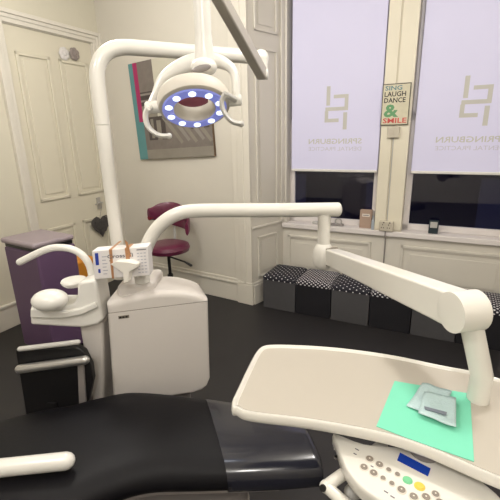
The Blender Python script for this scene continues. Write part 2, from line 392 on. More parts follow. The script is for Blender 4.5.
b = MB(); b.box(Wf, (.945, .012, 1.545), (1.04, .045, 1.635)); b.build('switch_housing', SKT, sw, bevel=.006)
b = MB(); b.box(Wf, (.975, .045, 1.575), (1.0, .052, 1.605)); b.build('switch_rocker', SKT, sw, bevel=.002)
cb = MB(); cb.box(Wf, (.992, .0125, .84), (.999, .019, 1.545)); tag(cb.build('cable', LGREY), 'thin vertical cable running between the switch box and the socket', 'cable')
cb = MB(); cb.tube([Wf(.992, .044, .748), Wf(.992, .046, .73), Wf(.992, .044, .70), Wf(.993, .006, .67), Wf(.993, .006, .31)], .005); tag(cb.build('cable', MIDG), 'short grey cable dropping below the double socket over the sill', 'cable')
sk = empty('wall_socket', Wf(.99, .012, .75), 'double electrical socket box at the foot of the window pillar', 'socket')
b = MB(); b.box(Wf, (.935, .012, .75), (1.055, .05, .838)); b.build('socket_box', SKT, sk, bevel=.006)
for sx in (.962, 1.012):
    b = MB(); b.box(Wf, (sx-.012, .05, .77), (sx+.020, .0508, .823)); so = b.build('socket_outlet', SKT, sk, smooth=False)
    for a_, c_ in (((sx, .803), (sx+.007, .815)), ((sx-.009, .777), (sx-.002, .787)), ((sx+.009, .777), (sx+.016, .787))):
        b = MB(); b.box(Wf, (a_[0], .0508, a_[1]), (c_[0], .0516, c_[1])); b.build('pin_hole', SKD, so, smooth=False)
    b = MB(); b.box(Wf, (sx+.005, .05, .823), (sx+.018, .053, .833)); b.build('rocker', SKD, sk, smooth=False)

# ------------------------------------------------------------------ sill items
kb = empty('carton', Wf(.79, -.03, .747), 'upright brown card box with white label on the left window sill', 'box')
b = MB(); b.box(Wf, (.750, -.075, .747), (.855, -.02, .915)); b.build('box_body', KRAFT, kb, bevel=.003)
b = MB(); b.box(Wf, (.772, -.0198, .855), (.838, -.0185, .882)); b.box(Wf, (.78, -.0185, .865), (.83, -.018, .871), 1); b.build('paper_label', [PAPERW, INK], kb, smooth=False)
bt = MB(); c0 = Wf(.874, .003, .747); bt.lathe(c0, (0, 0, 1), [(.013, 0), (.014, .005), (.014, .07), (.012, .085), (.006, .095), (.006, .11), (.008, .112), (.008, .125), (0, .126)], n=20)
tag(bt.build('bottle', GLB), 'small clear bottle beside the brown card box on the sill', 'bottle')
dz = empty('desk_gadget', Wf(.42, -.03, .747), 'grey round handled gadget on sill behind the white arm end', 'gadget')
b = MB(); b.box(Wf, (.30, -.06, .747), (.44, -.01, .775)); b.build('base', LGREY, dz, bevel=.008)
b = MB(); b.box(Wf, (.44, -.065, .747), (.60, -.015, .765)); b.build('side_tray', MIDG, dz, bevel=.006)
b = MB(); b.tube(spline([Wf(.55+.03*math.cos(a), -.04, .785+.03*math.sin(a)) for a in [2*math.pi*i/10 for i in range(10)]], 3, True)+[Wf(.58, -.04, .785)], .006, n=8); b.build('ring_handle', CHROME, dz)
gd = empty('small_gadget', Wf(1.37, -.03, .747), 'small dark gadget standing on the right window sill', 'gadget')
b = MB(); b.box(Wf, (1.335, -.06, .747), (1.41, -.015, .86)); b.build('housing', DKG, gd, bevel=.006)
b = MB(); b.box(Wf, (1.345, -.015, .80), (1.40, -.013, .85)); b.build('front_panel', LGREY, gd, smooth=False)

# ------------------------------------------------------------------ storage cubes in the bay
CUW, CUH = .322, .292
def cube(k, front, lid, label, grp):
    s0 = -.025+k*.33; d1 = .445
    r = empty('storage_cube', Wf(s0+CUW/2, d1-.16, 0), label, 'storage cube', grp)
    b = MB(); b.box(Wf, (s0, d1-.32, 0), (s0+CUW, d1, CUH)); b.build('box_body', front, r, bevel=.004)
    b = MB(); x0 = -.003; x1 = CUW+.003; y0, y1 = -.362, .006; rs = []; uv = []
    for z, g in ((CUH-.004, 0), (CUH+.018, 0), (CUH+.030, .006), (CUH+.040, .02), (CUH+.050, .07), (CUH+.053, .11)):
        for (x, y), (nx, ny) in zip(rr(x0+g, y0+g, x1-g, y1-g, .02), RRN):
            dr = (CUH+.052-z); uv.append((s0+x+nx*dr, y+ny*dr))
        rs.append([Wf(s0+x, d1+y, z) for x, y in rr(x0+g, y0+g, x1-g, y1-g, .02)])
    b.rings(rs, 0); b.uv = uv
    o = b.build('padded_lid', lid, r)
    # give the lid axes along the cubes so the dots follow the fabric
    return r
def rr(x0, y0, x1, y1, r, k=4):
    out = []
    for cx, cy, a0 in ((x1-r, y1-r, 0), (x0+r, y1-r, 90), (x0+r, y0+r, 180), (x1-r, y0+r, 270)):
        for j in range(k+1):
            a = math.radians(a0+90*j/k); out.append((cx+r*math.cos(a), cy+r*math.sin(a)))
    return out
RRN = [(math.cos(math.radians(a0+90*j/4)), math.sin(math.radians(a0+90*j/4))) for a0 in (0, 90, 180, 270) for j in range(5)]
GC = 'storage cubes lined up under the bay windows'
cube(0, GREYC, DOTS, 'charcoal storage cube at left end of row, sparse white dots on lid', GC)
cube(1, BLKC, DOTD, 'black storage cube with dense white dot lid, second from the left end', GC)
cube(2, GREYC, DOTS, 'charcoal storage cube, third from the left end, under the arm elbow', GC)
cube(3, BLKC, DOTD, 'black storage cube mostly hidden behind the white sloping arm', GC)
cube(4, GREYC, DOTS, 'charcoal storage cube just right of the black one behind the sloping arm', GC)
cube(5, BLKC, DOTD, 'black storage cube at the far right end of the row', GC)

# ------------------------------------------------------------------ picture on the back wall
P0, P1, Z0, Z1 = .415, 1.375, 1.40, 2.315
def PA(s, d, z):
    k = math.radians(2.6); cs, cz = (P0+P1)/2, (Z0+Z1)/2; x, y = s-cs, z-cz
    return A(cs+.028+x*math.cos(k)-y*math.sin(k), d, cz-.004+x*math.sin(k)+y*math.cos(k))
pc = empty('canvas_picture', A((P0+P1)/2, .02, Z0), 'unframed collage canvas with teal and magenta stripes on the cream wall', 'picture')
b = MB(); b.box(PA, (P0, .002, Z0), (P1, .034, Z1)); b.build('canvas', CAN, pc, smooth=False)
b = MB()
def pq(x0, z0, x1, z1, mi, lay=0):
    w, h = P1-P0, Z1-Z0; b.box(PA, (P0+x0*w, .034, Z0+z0*h), (P0+x1*w, .0345+.0004*lay, Z0+z1*h), mi)
pq(0, 0, 1, 1, 3); pq(0, 0, .06, 1, 0, 1); pq(.06, .40, .12, 1, 1, 1); pq(.06, 0, .12, .40, 0, 1)
pq(.12, .70, .33, 1, 2, 1); pq(.12, .56, .33, .70, 4, 1); pq(.12, .665, .33, .685, 5, 2); pq(.12, .60, .33, .62, 5, 2)
pq(.12, .44, .33, .56, 6, 1); pq(.12, .10, 1, .44, 2, 1); pq(.12, 0, 1, .10, 7, 1)
pq(.18, .20, .42, .44, 4, 2); pq(.22, .22, .26, .42, 6, 3); pq(.30, .20, .36, .40, 6, 3)
pq(.62, .38, .98, .58, 8, 2); pq(.75, .28, .97, .38, 4, 2)
w_, h_ = P1-P0, Z1-Z0
for i in range(5):   # pale diagonal brush strokes
    x, z = .38+.09*i, .16+.02*(i % 2)
    b.add([PA(P0+x*w_, .0362, Z0+(z+.26)*h_), PA(P0+(x+.05)*w_, .0362, Z0+(z+.28)*h_), PA(P0+(x+.26)*w_, .0362, Z0+z*h_), PA(P0+(x+.23)*w_, .0362, Z0+(z-.02)*h_)], [(0, 1, 2, 3)], 5 if i % 2 else 7)
n = 28; cc = (.83, .88)
b.add([PA(P0+(cc[0]+.15*math.cos(2*math.pi*i/n))*w_, .0358, Z0+(cc[1]+.11*math.sin(2*math.pi*i/n))*h_) for i in range(n)], [tuple(range(n))], 9)
b.build('printed_front', [TEAL, MAG, CM, CL, CD, CW, CG, CG, CRD, CT], pc, smooth=False)

# ------------------------------------------------------------------ door decorations
def rosette(s, z, m_, label):
    r = MB(); c = D(s, -.012, z)
    for i in range(7):
        a = 2*math.pi*i/7; r.ball(c+uD*(.034*math.cos(a))+V((0, 0, .034*math.sin(a)))+nD*.012, .026, .012, .026, (uD, nD, V((0, 0, 1))), n=10)
    r.ball(c+nD*.02, .022, .014, .022, (uD, nD, V((0, 0, 1))), n=10)
    tag(r.build('fabric_rosette', m_), label, 'decoration', 'rosettes pinned on the door')
rosette(.455, 2.37, ROSW, 'white fabric flower pinned high on the cream door'); rosette(.335, 2.385, ROSG, 'grey fabric flower pinned high on the cream door')
hb = empty('wicker_heart', D(.31, .03, .535), 'dark wicker heart hanging on the door below the handle', 'decoration')
b = MB(); hc = D(.31, .008, .69)
def heart(t, k): return (16*math.sin(t)**3/17*k, (13*math.cos(t)-5*math.cos(2*t)-2*math.cos(3*t)-math.cos(4*t))/17*k)
rs = []
for q, dd in ((.15, -.016), (.7, -.012), (.95, 0), (.9, .015), (.55, .026), (.1, .03)):
    rs.append([hc+uD*x+V((0, 0, z))+nD*(dd+random.uniform(-.004, .004)) for x, z in [heart(2*math.pi*i/40, .128*q) for i in range(40)]])
b.rings(rs); b.build('heart_body', WICK, hb)
b = MB()
for q in (.5, .7, .88, 1.0, 1.03):
    pts = [hc+uD*(x+random.uniform(-.006, .006))+V((0, 0, z+random.uniform(-.006, .006)))+nD*(.012+.02*(1-q)+random.uniform(0, .008)) for x, z in [heart(2*math.pi*i/30, .131*q) for i in range(30)]]
    b.tube(pts+[pts[0]], .005, n=6)
b.build('woven_twigs', WICK, hb)
b = MB(); b.tube([D(.27, .03, .93), D(.28, .03, .88), D(.31, .02, .78)], .0025, n=6); b.build('hanging_string', MIDG, hb)

# ------------------------------------------------------------------ burgundy stool
sc0 = atY(168, 248, 3.62); sc0.z = 0
st = empty('saddle_stool', sc0, 'burgundy leather stool with curved backrest by the cream wall', 'stool')
b = MB(); zz = .575
out = [sc0+V((x, y, 0)) for x, y in [(.20*math.cos(a)*(1+.06*math.cos(2*a)), .205*math.sin(a)) for a in [2*math.pi*i/36 for i in range(36)]]]
b.layers(out, [(.05, zz-.045), (.012, zz-.035), (0, zz), (.01, zz+.03), (.05, zz+.045), (.13, zz+.045)]); b.build('seat', BURG, st)
def band(R, a0, a1, prof, nseg=20, c=sc0, n=24):
    rs = []
    for i in range(nseg+1):
        t = i/nseg; a = math.radians(a0+(a1-a0)*t); zc, hh = prof(t); cc = c+V((R*math.cos(a), R*math.sin(a), zc)); rad = V((math.cos(a), math.sin(a), 0))
        rs.append([cc+rad*.018*math.cos(q)+V((0, 0, hh*math.sin(q))) for q in [2*math.pi*j/n for j in range(n)]])
    return rs
b = MB(); b.rings(band(.21, -15, 150, lambda t: (.76+.12*math.sin(min(1, t*1.1)*math.pi/2), .12*math.sin(max(.08, min(.92, t))*math.pi)**.5)))
b.build('backrest', BURG, st)
b = MB(); b.rings(band(.212, 70, 150, lambda t: (.875-.03*t, .022), n=12)); b.build('backrest_sheen', REDG, st)  # red band stands in for the shiny reflection along the backrest crest
b = MB(); b.tube(fillet([sc0+V((.0, .05, .47)), sc0+V((.02, .26, .47)), sc0+V((.03, .255, .78))], .08), .014); b.build('backrest_bracket', LGREY, st)
b = MB(); b.tube([sc0+V((0, 0, .1)), sc0+V((0, 0, .30))], .028); b.tube([sc0+V((0, 0, .30)), sc0+V((0, 0, .50))], .016); b.build('gas_column', BLACK, st)
b = MB(); b.tube([sc0+V((.02, 0, .475)), sc0+V((.16, -.05, .44)), sc0+V((.22, -.07, .41))], [.008, .009, .014], rounded=True); b.build('height_lever', BLACK, st)
for i in range(5):
    a = 2*math.pi*i/5+.3; d = V((math.cos(a), math.sin(a), 0))
    b = MB(); b.tube([sc0+V((0, 0, .11)), sc0+d*.26+V((0, 0, .075))], [.022, .014]); lg = b.build('leg', BLACK, st)
    b = MB(); cc = sc0+d*.255+V((0, 0, .026)); sd = V((-d.y, d.x, 0)); b.lathe(cc-sd*.02, sd, [(.01, 0), (.025, .002), (.025, .038), (.01, .04)], n=16); b.tube([cc, cc+V((0, 0, .045))], .007, n=8); b.build('castor', BLACK, lg)

# ------------------------------------------------------------------ purple cart and orange bag
cx = atY(46, 240, 2.72); c2 = V((cx.x, cx.y, 0))
def CF(s, d, z): return c2+uA*s+nA*d+V((0, 0, z))
ct = empty('storage_cabinet', CF(0, 0, 0), 'tall purple cabinet with lilac grey top near the cream door', 'cabinet')
b = MB(); b.box(CF, (-.30, -.15, .06), (.115, .15, .86)); b.build('cabinet_body', PURP, ct, bevel=.015)
b = MB(); b.box(CF, (-.31, -.16, .885), (.10, .16, .925)); b.build('cabinet_top', LILAC, ct, bevel=.015)
b = MB(); b.box(CF, (-.29, -.14, .86), (.095, .14, .885)); b.build('top_recess', BLACK, ct)
b = MB(); b.box(CF, (-.28, -.13, 0), (.095, .13, .06)); b.build('plinth', BLACK, ct)
bg0 = atY(78, 266, 3.15); bg = V((bg0.x, bg0.y, 0))
def BF(s, d, z): return bg+uA*s+nA*d+V((0, 0, z))
bag = empty('waste_bin', BF(0, 0, 0), 'orange yellow bin with brown printed motif beside the purple cabinet', 'bin')
b = MB(); b.hexa([BF(-.10, -.09, 0), BF(.10, -.09, 0), BF(.10, .09, 0), BF(-.10, .09, 0), BF(-.13, -.12, .63), BF(.10, -.12, .63), BF(.10, .12, .63), BF(-.13, .12, .63)]); b.build('bin_body', ORNG, bag, bevel=.02, seg=3)
b = MB()
for dx, dz, rr_ in ((.02, .52, .05), (.05, .60, .025), (-.05, .59, .022)):
    c_ = BF(dx, .122, dz-.04); b.lathe(c_-nA*.02, nA, [(rr_, 0), (rr_*.9, .022), (.001, .024)], n=18)
b.build('printed_motif', BROWN, bag)

# ------------------------------------------------------------------ dental unit cabinet
UO = atY(109, 302, 1.55); UO.z = 0
ue = V((math.sin(math.radians(76)), math.cos(math.radians(76)), 0)); un = V((-ue.y, ue.x, 0))
def U(s, d, z): return UO+ue*s+un*d+V((0, 0, z))
un_ = empty('dental_unit', U(.23, .15, 0), 'large white rounded dental unit cabinet behind the black chair', 'dental unit')
def U2(s, d, z): return UO+ue*s+V((0, d, 0))+V((0, 0, z))
XL, XR = -.016, .455
rs = []
for d, g in ((0, .016), (.003, .008), (.009, .003), (.018, 0), (.25, 0), (.27, .016)):
    pr = [(XL+g, .868), (XL+g, .44), (XL+.02+g, .40+g), (.37, .392+g), (.415-g*.5, .40+g), (.44-g*.7, .42+g*.5), (XR-g, .46), (XR-.014-g, .868)]
    rs.append([U2(x-(.36*d if x > .3 else 0)-.012*(x > .3)-.030*max(0, (.868-z)/.47), d, z) for x, z in pr])
b = MB(); b.rings(rs); b.build('cabinet_body', UNITP, un_, ang=50)
b = MB(); rs = []
tz = spline([V((XL, 0, .918)), V((.05, 0, .926)), V((.10, 0, .933)), V((.16, 0, .941)), V((.22, 0, .942)), V((.30, 0, .932)), V((.37, 0, .912)), V((.41, 0, .893)), V((.43, 0, .876))], 4)
for d, g in ((.002, .030), (.004, .018), (.010, .009), (.020, .003), (.034, 0), (.20, 0), (.235, .010), (.258, .024), (.268, .040)):
    xr = .430-g*.4-.34*d; kx = (xr-XL-g*.4)/(.430-XL); ring = [U2(XL+g*.4, d, .8715)]+[U2(XL+g*.4+(p.x-XL)*kx, d, max(.8725, p.z-g)) for p in tz]+[U2(xr, d, .8715)]
    rs.append(ring)
b.rings(rs); b.build('cabinet_lid', UNITP, un_, ang=50)
b = MB(); b.box(U2, (XL+.006, .003, .867), (.36, .24, .873)); b.build('lid_seam', SEAM, un_, smooth=False)
b = MB(); b.box(U2, (.02, .045, .90), (.185, .235, .978)); b.build('arm_mount', UNITP, un_, bevel=.022, seg=4)
b = MB(); b.box(U2, (.03, -.0015, .838), (.075, .002, .852), 0)
for q in range(3): b.box(U2, (.034+q*.013, -.002, .841), (.043+q*.013, -.001, .849), 1)
b.build('maker_plate', [SEAM, BLACK], un_, smooth=False)
b = MB(); b.box(U, (.06, .06, 0), (.38, .22, .05)); b.box(U, (.12, .08, .05), (.32, .20, .42)); b.build('pedestal', MIDG, un_, bevel=.01)

# ------------------------------------------------------------------ cuspidor unit at the left
YC = 1.56
cu = empty('cuspidor_unit', atZ(60, 420, 0)*0+V((atY(92, 390, YC).x, YC, 0)), 'white cuspidor column with curved water spout left of the dental unit', 'cuspidor')
def poly(name, px, y0, y1, m_, par, bev=.01, ang=50):
    P = [atY(x, y, y0) for x, y in px]; b = MB(); b.rings([[V((p.x, y, p.z)) for p in P] for y in (y0, y1)]); return b.build(name, m_, par, bevel=bev, seg=4, ang=ang)
poly('column', [(79, 326), (102.8, 322), (103.6, 345), (103.8, 400), (103.8, 440), (96, 440), (92, 398), (85, 360)], YC, YC+.20, UNITP, cu, .014)
b = MB(); cbx = atY(108, 430, YC); b.box(lambda s, d, z: V((cbx.x+s, YC+.11+d, z)), (-.13, -.10, 0), (-.01, .10, .04)); b.box(lambda s, d, z: V((cbx.x+s, YC+.11+d, z)), (-.09, -.07, .04), (-.03, .07, .42)); b.build('pedestal', MIDG, cu, bevel=.01)
poly('housing', [(30, 306), (66, 306), (74, 303.5), (77, 296), (77, 286), (80, 282), (94, 280), (96.5, 284), (99.5, 300), (103, 320), (98, 325), (82, 328), (60, 327), (30, 325)], YC-.03, YC+.10, WPLAS, cu, .012)
poly('housing_shelf', [(30, 309), (66, 312), (80, 309), (95, 303), (97, 308), (82, 315), (60, 319), (30, 318)], YC-.045, YC, WPLAS, cu, .006)
b = MB(); c = atY(74, 281.5, YC+.06); b.lathe(c-V((0, 0, .02)), (0, 0, 1), [(.01, 0), (.04, .003), (.052, .014), (.055, .024), (.05, .031), (.03, .034), (.001, .035)], n=32); b.build('bowl_cover', WPLAS, cu)
b = MB(); b.ball(atY(50, 300, YC-.05), .075, .06, .045); b.build('bowl', WPLAS, cu)
b = MB(); b.tube(spline([atY(x, y, YC+.06) for x, y in ((20, 262), (45, 250), (60, 247.5), (74, 250), (84, 257), (90, 267), (93, 283))], 6), .0155, rounded=True); b.build('water_spout', WPLAS, cu)

# suction holder bars (silver tubes at lower left)
sh = empty('suction_holder', V((atY(80, 380, 1.36).x, 1.40, 0)), 'black suction holder stand with two silver tubes at the left edge', 'suction holder')
b = MB(); b.tube([atY(20, 349, 1.44), atY(78, 342, 1.44)], .0105, rounded=True); b.build('suction_tube', LGREY, sh)
b = MB(); b.tube([atY(20, 369, 1.43), atY(85, 360, 1.43)], .019, rounded=True); b.build('suction_tube', CHROME, sh)
poly('holder_panel', [(15, 350), (76, 347), (84, 352), (91, 366), (93, 380), (88, 404), (87, 440), (30, 440)], 1.45, 1.485, BLACK, sh, .006)
poly('side_strip', [(77, 360), (83, 359), (86, 410), (79, 410)], 1.437, 1.451, MIDG, sh, .003)
b = MB(); q = atY(52, 430, 1.41); b.box(lambda s, d, z: V((q.x+s, 1.46+d, z)), (-.02, -.02, .0), (.02, .02, .5)); b.box(lambda s, d, z: V((q.x+s, 1.46+d, z)), (-.12, -.09, 0), (.05, .06, .03)); b.build('stand_post', BLACK, sh)

# ------------------------------------------------------------------ operating lamp
YP = 1.70
base = atY(119.5, 272, YP)+V((.006, 0, 0))
lp = empty('operating_lamp', V((base.x, YP, base.z)), 'white operating lamp with a ring of blue white leds hanging from a swivel arm', 'lamp')
pb, p1 = V((base.x, YP, .985)), atY(99.5, 60, YP)
ax_ = atY(104, 125, YP).x
b = MB(); seamz = atY(104, 125, YP).z
b.tube([pb, V((pb.x, YP, seamz-.001))], [.026, .029]); b.build('pole', WPLAS2, lp)
b = MB(); b.tube([V((pb.x, YP, .979)), V((pb.x, YP, 1.01))], .034); b.build('pole_collar', WPLAS2, lp)
hz = atY(130, 43.5, YP); he = atY(261, 57.5, 1.95)
b = MB(); b.tube(fillet([V((pb.x, YP, seamz+.001)), V((pb.x, YP, hz.z)), he], .15, 12), .030, n=20, rounded=False)
b.ball(he, .035, .035, .035); b.tube([he, he-V((0, 0, .06))], [.034, .028])
b.build('horizontal_arm', WPLAS2, lp)
# spring arm: from below elbow up towards the camera
e0 = atY(262, 74, 1.93); e1 = atY(203, -32, 1.17)
def beam(p, q, w, h, w2=None, h2=None, up=V((0, 0, 1))):
    t = (q-p).normalized(); s = t.cross(up).normalized(); u = s.cross(t); w2 = w2 or w; h2 = h2 or h
    return [p-s*w-u*h, p+s*w-u*h, q+s*w2-u*h2, q-s*w2-u*h2, p-s*w+u*h, p+s*w+u*h, q+s*w2+u*h2, q-s*w2+u*h2]
b = MB(); b.hexa(beam(e0, e1, .022, .027, .016, .022)); b.build('spring_arm', GREYP, lp, bevel=.007, seg=3)
b = MB(); b.lathe(e0+V((-.02, 0, 0)), (1, 0, .0), [(.01, 0), (.024, .004), (.024, .045), (.01, .05)], n=20); b.tube([he-V((0, 0, .04)), e0-V((0, 0, .01))], .012); b.build('arm_joint', WPLAS, lp)
b = MB(); g = atY(262, 66, 1.90); b.tube([g, g+V((.004, -.01, -.02))], .004, n=8); b.build('joint_screw', CHROME, lp)
# drop rod
r1 = atY(204.5, 57, 1.17); r0 = V((r1.x, 1.17, e1.z+.03))
b = MB(); b.tube([r0, V((r1.x, 1.17, r1.z+.135))], .0235, n=20); b.tube([V((r1.x, 1.17, r1.z+.134)), V((r1.x, 1.17, r1.z+.06)), r1+V((0, 0, .01)), r1-V((0, 0, .012))], [.0228, .022, .026, .027], n=20); b.build('drop_rod', WPLAS, lp)
b = MB(); b.ball(r0, .034, .034, .03); b.build('rod_knuckle', WPLAS, lp)
# head
hc = atY(194.8, 109.3, 1.15)
n_ = V((.10, -.50, -.86)).normalized(); uu = V((math.cos(math.radians(5)), 0, -math.sin(math.radians(5)))); uu = (uu-n_*uu.dot(n_)).normalized(); vv = uu.cross(n_) 
if vv.z < 0: vv = -vv
b = MB()
RO, RI = .089, .057
b.lathe(hc, -n_, [(RI, .0), (RO+.002, 0), (RO+.009, .004), (RO+.012, .014), (RO+.012, .030), (RO+.007, .042), (RO-.008, .051), (RI+.012, .053), (RI-.003, .044), (RI-.005, .01)], n=64, closed=True)
hd = b.build('lamp_head', HOODM, lp)
b = MB(); b.lathe(hc+n_*.0005, n_, [(RI+.001, 0), (RI+.003, .003), (RO-.004, .003), (RO, 0)], n=64, closed=True); lr = b.build('led_lens_ring', LEDF, lp)
for i in range(10):
    a = math.radians(18+36*i); c = hc+(uu*math.cos(a)+vv*math.sin(a))*((RO+RI)/2-.001)+n_*.003
    b = MB(); b.lathe(c, n_, [(.0105, 0), (.010, .002), (.006, .004), (.001, .0045)], n=18); b.build('led', LEDE, lr)
# yoke
def bandp(px, Y, wz, wy, name, m_, par, k=6):
    P = spline([atY(x, y, Yq) for (x, y), Yq in zip(px, Y)], k); b = MB(); b.tube(P, wz, n=14, flat=1.0, rounded=True); return b.build(name, m_, par)
pivL, pivR = hc-uu*(RO+.030)-n_*.018, hc+uu*(RO+.028)-n_*.018
top_ = atY(204, 66, 1.20)
arcp = [pivL]+[atY(x, y, yy) for x, y, yy in ((155.5, 96, 1.19), (164, 79, 1.20), (183, 66.5, 1.20), (204, 60.5, 1.19), (222, 62.5, 1.19), (234, 73, 1.18))]+[pivR]
P = spline(arcp, 7)
rsn = []
for i, p in enumerate(P):
    t = (P[min(i+1, len(P)-1)]-P[max(0, i-1)]).normalized(); yd = V((0, 1, 0)); yd = (yd-t*yd.dot(t)).normalized(); nn = t.cross(yd); k = math.sin(math.pi*i/(len(P)-1))
    rsn.append([p+yd*.020*math.cos(a)*(1 if abs(math.cos(a)) < .9 else .98)+nn*(.011+.013*k**3)*math.sin(a) for a in [2*math.pi*j/14 for j in range(14)]])
b = MB(); b.rings(rsn); b.build('yoke', WPLAS, lp)
b = MB(); c = atY(201.5, 68.5, 1.118); b.ball(c, .026, .006, .009, (V((.98, 0, .2)).normalized(), V((0, 1, 0)), V((-.2, 0, .98)).normalized())); b.build('badge_oval', MIDG, lp)
fa = MB(); c4 = atY(204, 67, 1.165); fa.ball(c4, .036, .043, .024); fa.build('yoke_fairing', WPLAS, lp)
b = MB(); c = atY(204, 75, 1.16); b.box(lambda s, d, z: c+V((s, d, z)), (-.012, 0, -.004), (.012, .03, .004)); b.build('dark_yoke_gap', BLACK, lp)  # black block filling the dark gap between yoke and lamp head
for sgn, pv, hpx in ((-1, pivL, ((147.5, 109), (145.5, 115), (147, 124), (152, 131), (160, 135.5), (169, 136))), (1, pivR, ((225, 94), (221.8, 101), (222.5, 108), (226.5, 116), (233, 122), (241, 124)))):
    b = MB(); b.lathe(pv-uu*sgn*.03, uu*sgn, [(.008, 0), (.016, .003), (.017, .018), (.016, .042), (.012, .046)], n=20); b.build('pivot_knob', WPLAS, lp)
    Yh = 1.09 if sgn < 0 else 1.06
    P = spline([atY(x, y, Yh) for x, y in hpx], 5); rs = []
    for i, p in enumerate(P):
        t = (P[min(i+1, len(P)-1)]-P[max(0, i-1)]).normalized(); yd = V((0, 1, 0)); nn = t.cross(yd).normalized()
        rs.append([p+yd*.016*math.cos(a)+nn*.0065*math.sin(a) for a in [2*math.pi*j/12 for j in range(12)]])
    b = MB(); b.rings(rs); b.tube([pv, P[0]], [.009, .007], n=10); b.ball(P[-1], .008, .012, .008); b.build('grip_handle', LGREY if sgn > 0 else WPLAS, lp)

# ------------------------------------------------------------------ delivery arm + tray
da = empty('delivery_arm', atY(143, 276, 1.64), 'white bent tube arm carrying the big instrument tray and control panel', 'dental delivery unit')
P = spline([atY(x, y, yy) for x, y, yy in ((142.5, 281, 1.64), (143.5, 262, 1.64), (147, 246, 1.64), (155, 231, 1.64), (167, 219.5, 1.64), (182, 212.5, 1.64), (200, 210.5, 1.64), (240, 210.3, 1.62), (290, 210, 1.60), (338, 209.5, 1.58))], 6)
b = MB(); b.tube(P, .0292, n=24, rounded=False); e = P[-1]; b.ball(e, .016, .0292, .0292); b.build('curved_arm', WPLAS2, da)
b = MB(); b.tube([V((P[0].x, 1.64, .979)), V((P[0].x, 1.64, 1.012))], .034); b.build('arm_collar', WPLAS2, da)
j0, j1 = atY(324.5, 214, 1.585), atY(323.5, 246, 1.585)
b = MB(); b.tube([j0, V((j0.x, j0.y, j1.z))], .0262, n=20); b.build('elbow_tube', WPLAS2, da)
k0 = V((j0.x, j0.y, j1.z))
b = MB(); b.tube([k0+V((0, 0, .014)), k0+V((0, 0, .004)), k0-V((0, 0, .015)), k0-V((0, 0, .045)), k0-V((0, 0, .078)), k0-V((0, 0, .096)), k0-V((0, 0, .104))], [.024, .032, .041, .045, .041, .028, .012], n=28); b.build('elbow_knuckle', WPLAS2, da)
s0, s1 = atY(331, 256.5, 1.56), atY(464, 311, .79)
sd = (s1-s0).normalized().cross(V((0, 0, 1))).normalized(); b = MB(); b.lathe(s0-sd*.027, sd, [(.01, 0), (.0385, .001), (.0385, .053), (.01, .054)], n=28); b.build('dark_hinge_gap', SEAM, da)
b = MB(); b.hexa(beam(s0, s1, .028, .034, .030, .041)); b.build('spring_arm', WPLAS2, da, bevel=.006, seg=3)
sd = (s1-s0).normalized().cross(V((0, 0, 1))).normalized()
b = MB(); b.lathe(s1-sd*.036, sd, [(.02, 0), (.046, .003), (.046, .069), (.02, .072)], n=28); b.tube([s1+V((.01, 0, 0)), V((s1.x+.05, s1.y-.02, 1.06)), V((s1.x+.05, s1.y-.02, .97))], .024); b.build('tray_joint', WPLAS2, da)
# tray
tp = [atZ(x, y, 1.0) for x, y in ((232, 407), (232.5, 399), (238, 387), (250, 362), (257, 350), (263, 345.5), (275, 344), (310, 345), (350, 348.5), (395, 355), (438, 364))]
tp += [V((.59, .865, 1)), V((.655, .80, 1)), V((.685, .70, 1)), V((.66, .60, 1)), V((.58, .53, 1)), V((.47, .53, 1))]
tp += [atZ(x, y, .985) for x, y in ((438, 459), (420, 452), (395, 443.5), (370, 437.5), (340, 431.5), (300, 425), (262, 420.5), (243, 417), (236, 413))]
ol = spline(tp, 4, True)
b = MB(); b.layers(ol, [(.02, .974), (.004, .974), (0, .979), (-.001, .987), (0, .996), (.004, 1.0), (.008, .9995), (.012, .9935), (.03, .9925)]); b.build('instrument_tray', WPLAS2, da, ang=50)
b = MB(); b.layers(ol, [(.0145, .9905), (.0145, .995)]); b.build('tray_mat', TRAYM, da, ang=30)
# control panel
ZP = .945
cp = [atZ(x, y, ZP) for x, y in ((334, 432), (336.5, 442), (340, 455), (347, 470), (358, 484), (374, 496), (394, 507), (420, 520), (450, 530))]+[V((.42, .40, ZP)), V((.46, .47, ZP)), V((.44, .6, ZP)), V((.33, .68, ZP)), V((.24, .70, ZP))]
ol2 = spline(cp, 4, True)
b = MB(); b.layers(ol2, [(.01, .905), (.001, .915), (0, .935), (.002, .942), (.006, ZP)]); b.build('control_panel', WPLAS2, da, ang=60)
b = MB(); b.layers(ol2, [(.03, .90), (.03, .906)]); b.tube([V((.36, .67, .9)), V((.36, .67, .975))], .03, n=24); b.build('panel_underside', MIDG, da)
ux = (atZ(430.6, 469, ZP)-atZ(400, 453, ZP)).normalized()
lc = [atZ(x, y, ZP) for x, y in ((400, 453), (430.6, 469), (428, 476.5), (397.2, 460.5))]
b = MB(); b.hexa([p+V((0, 0, 0)) for p in lc]+[p+V((0, 0, .0016)) for p in lc]); b.build('display_screen', LCD, da, smooth=False)
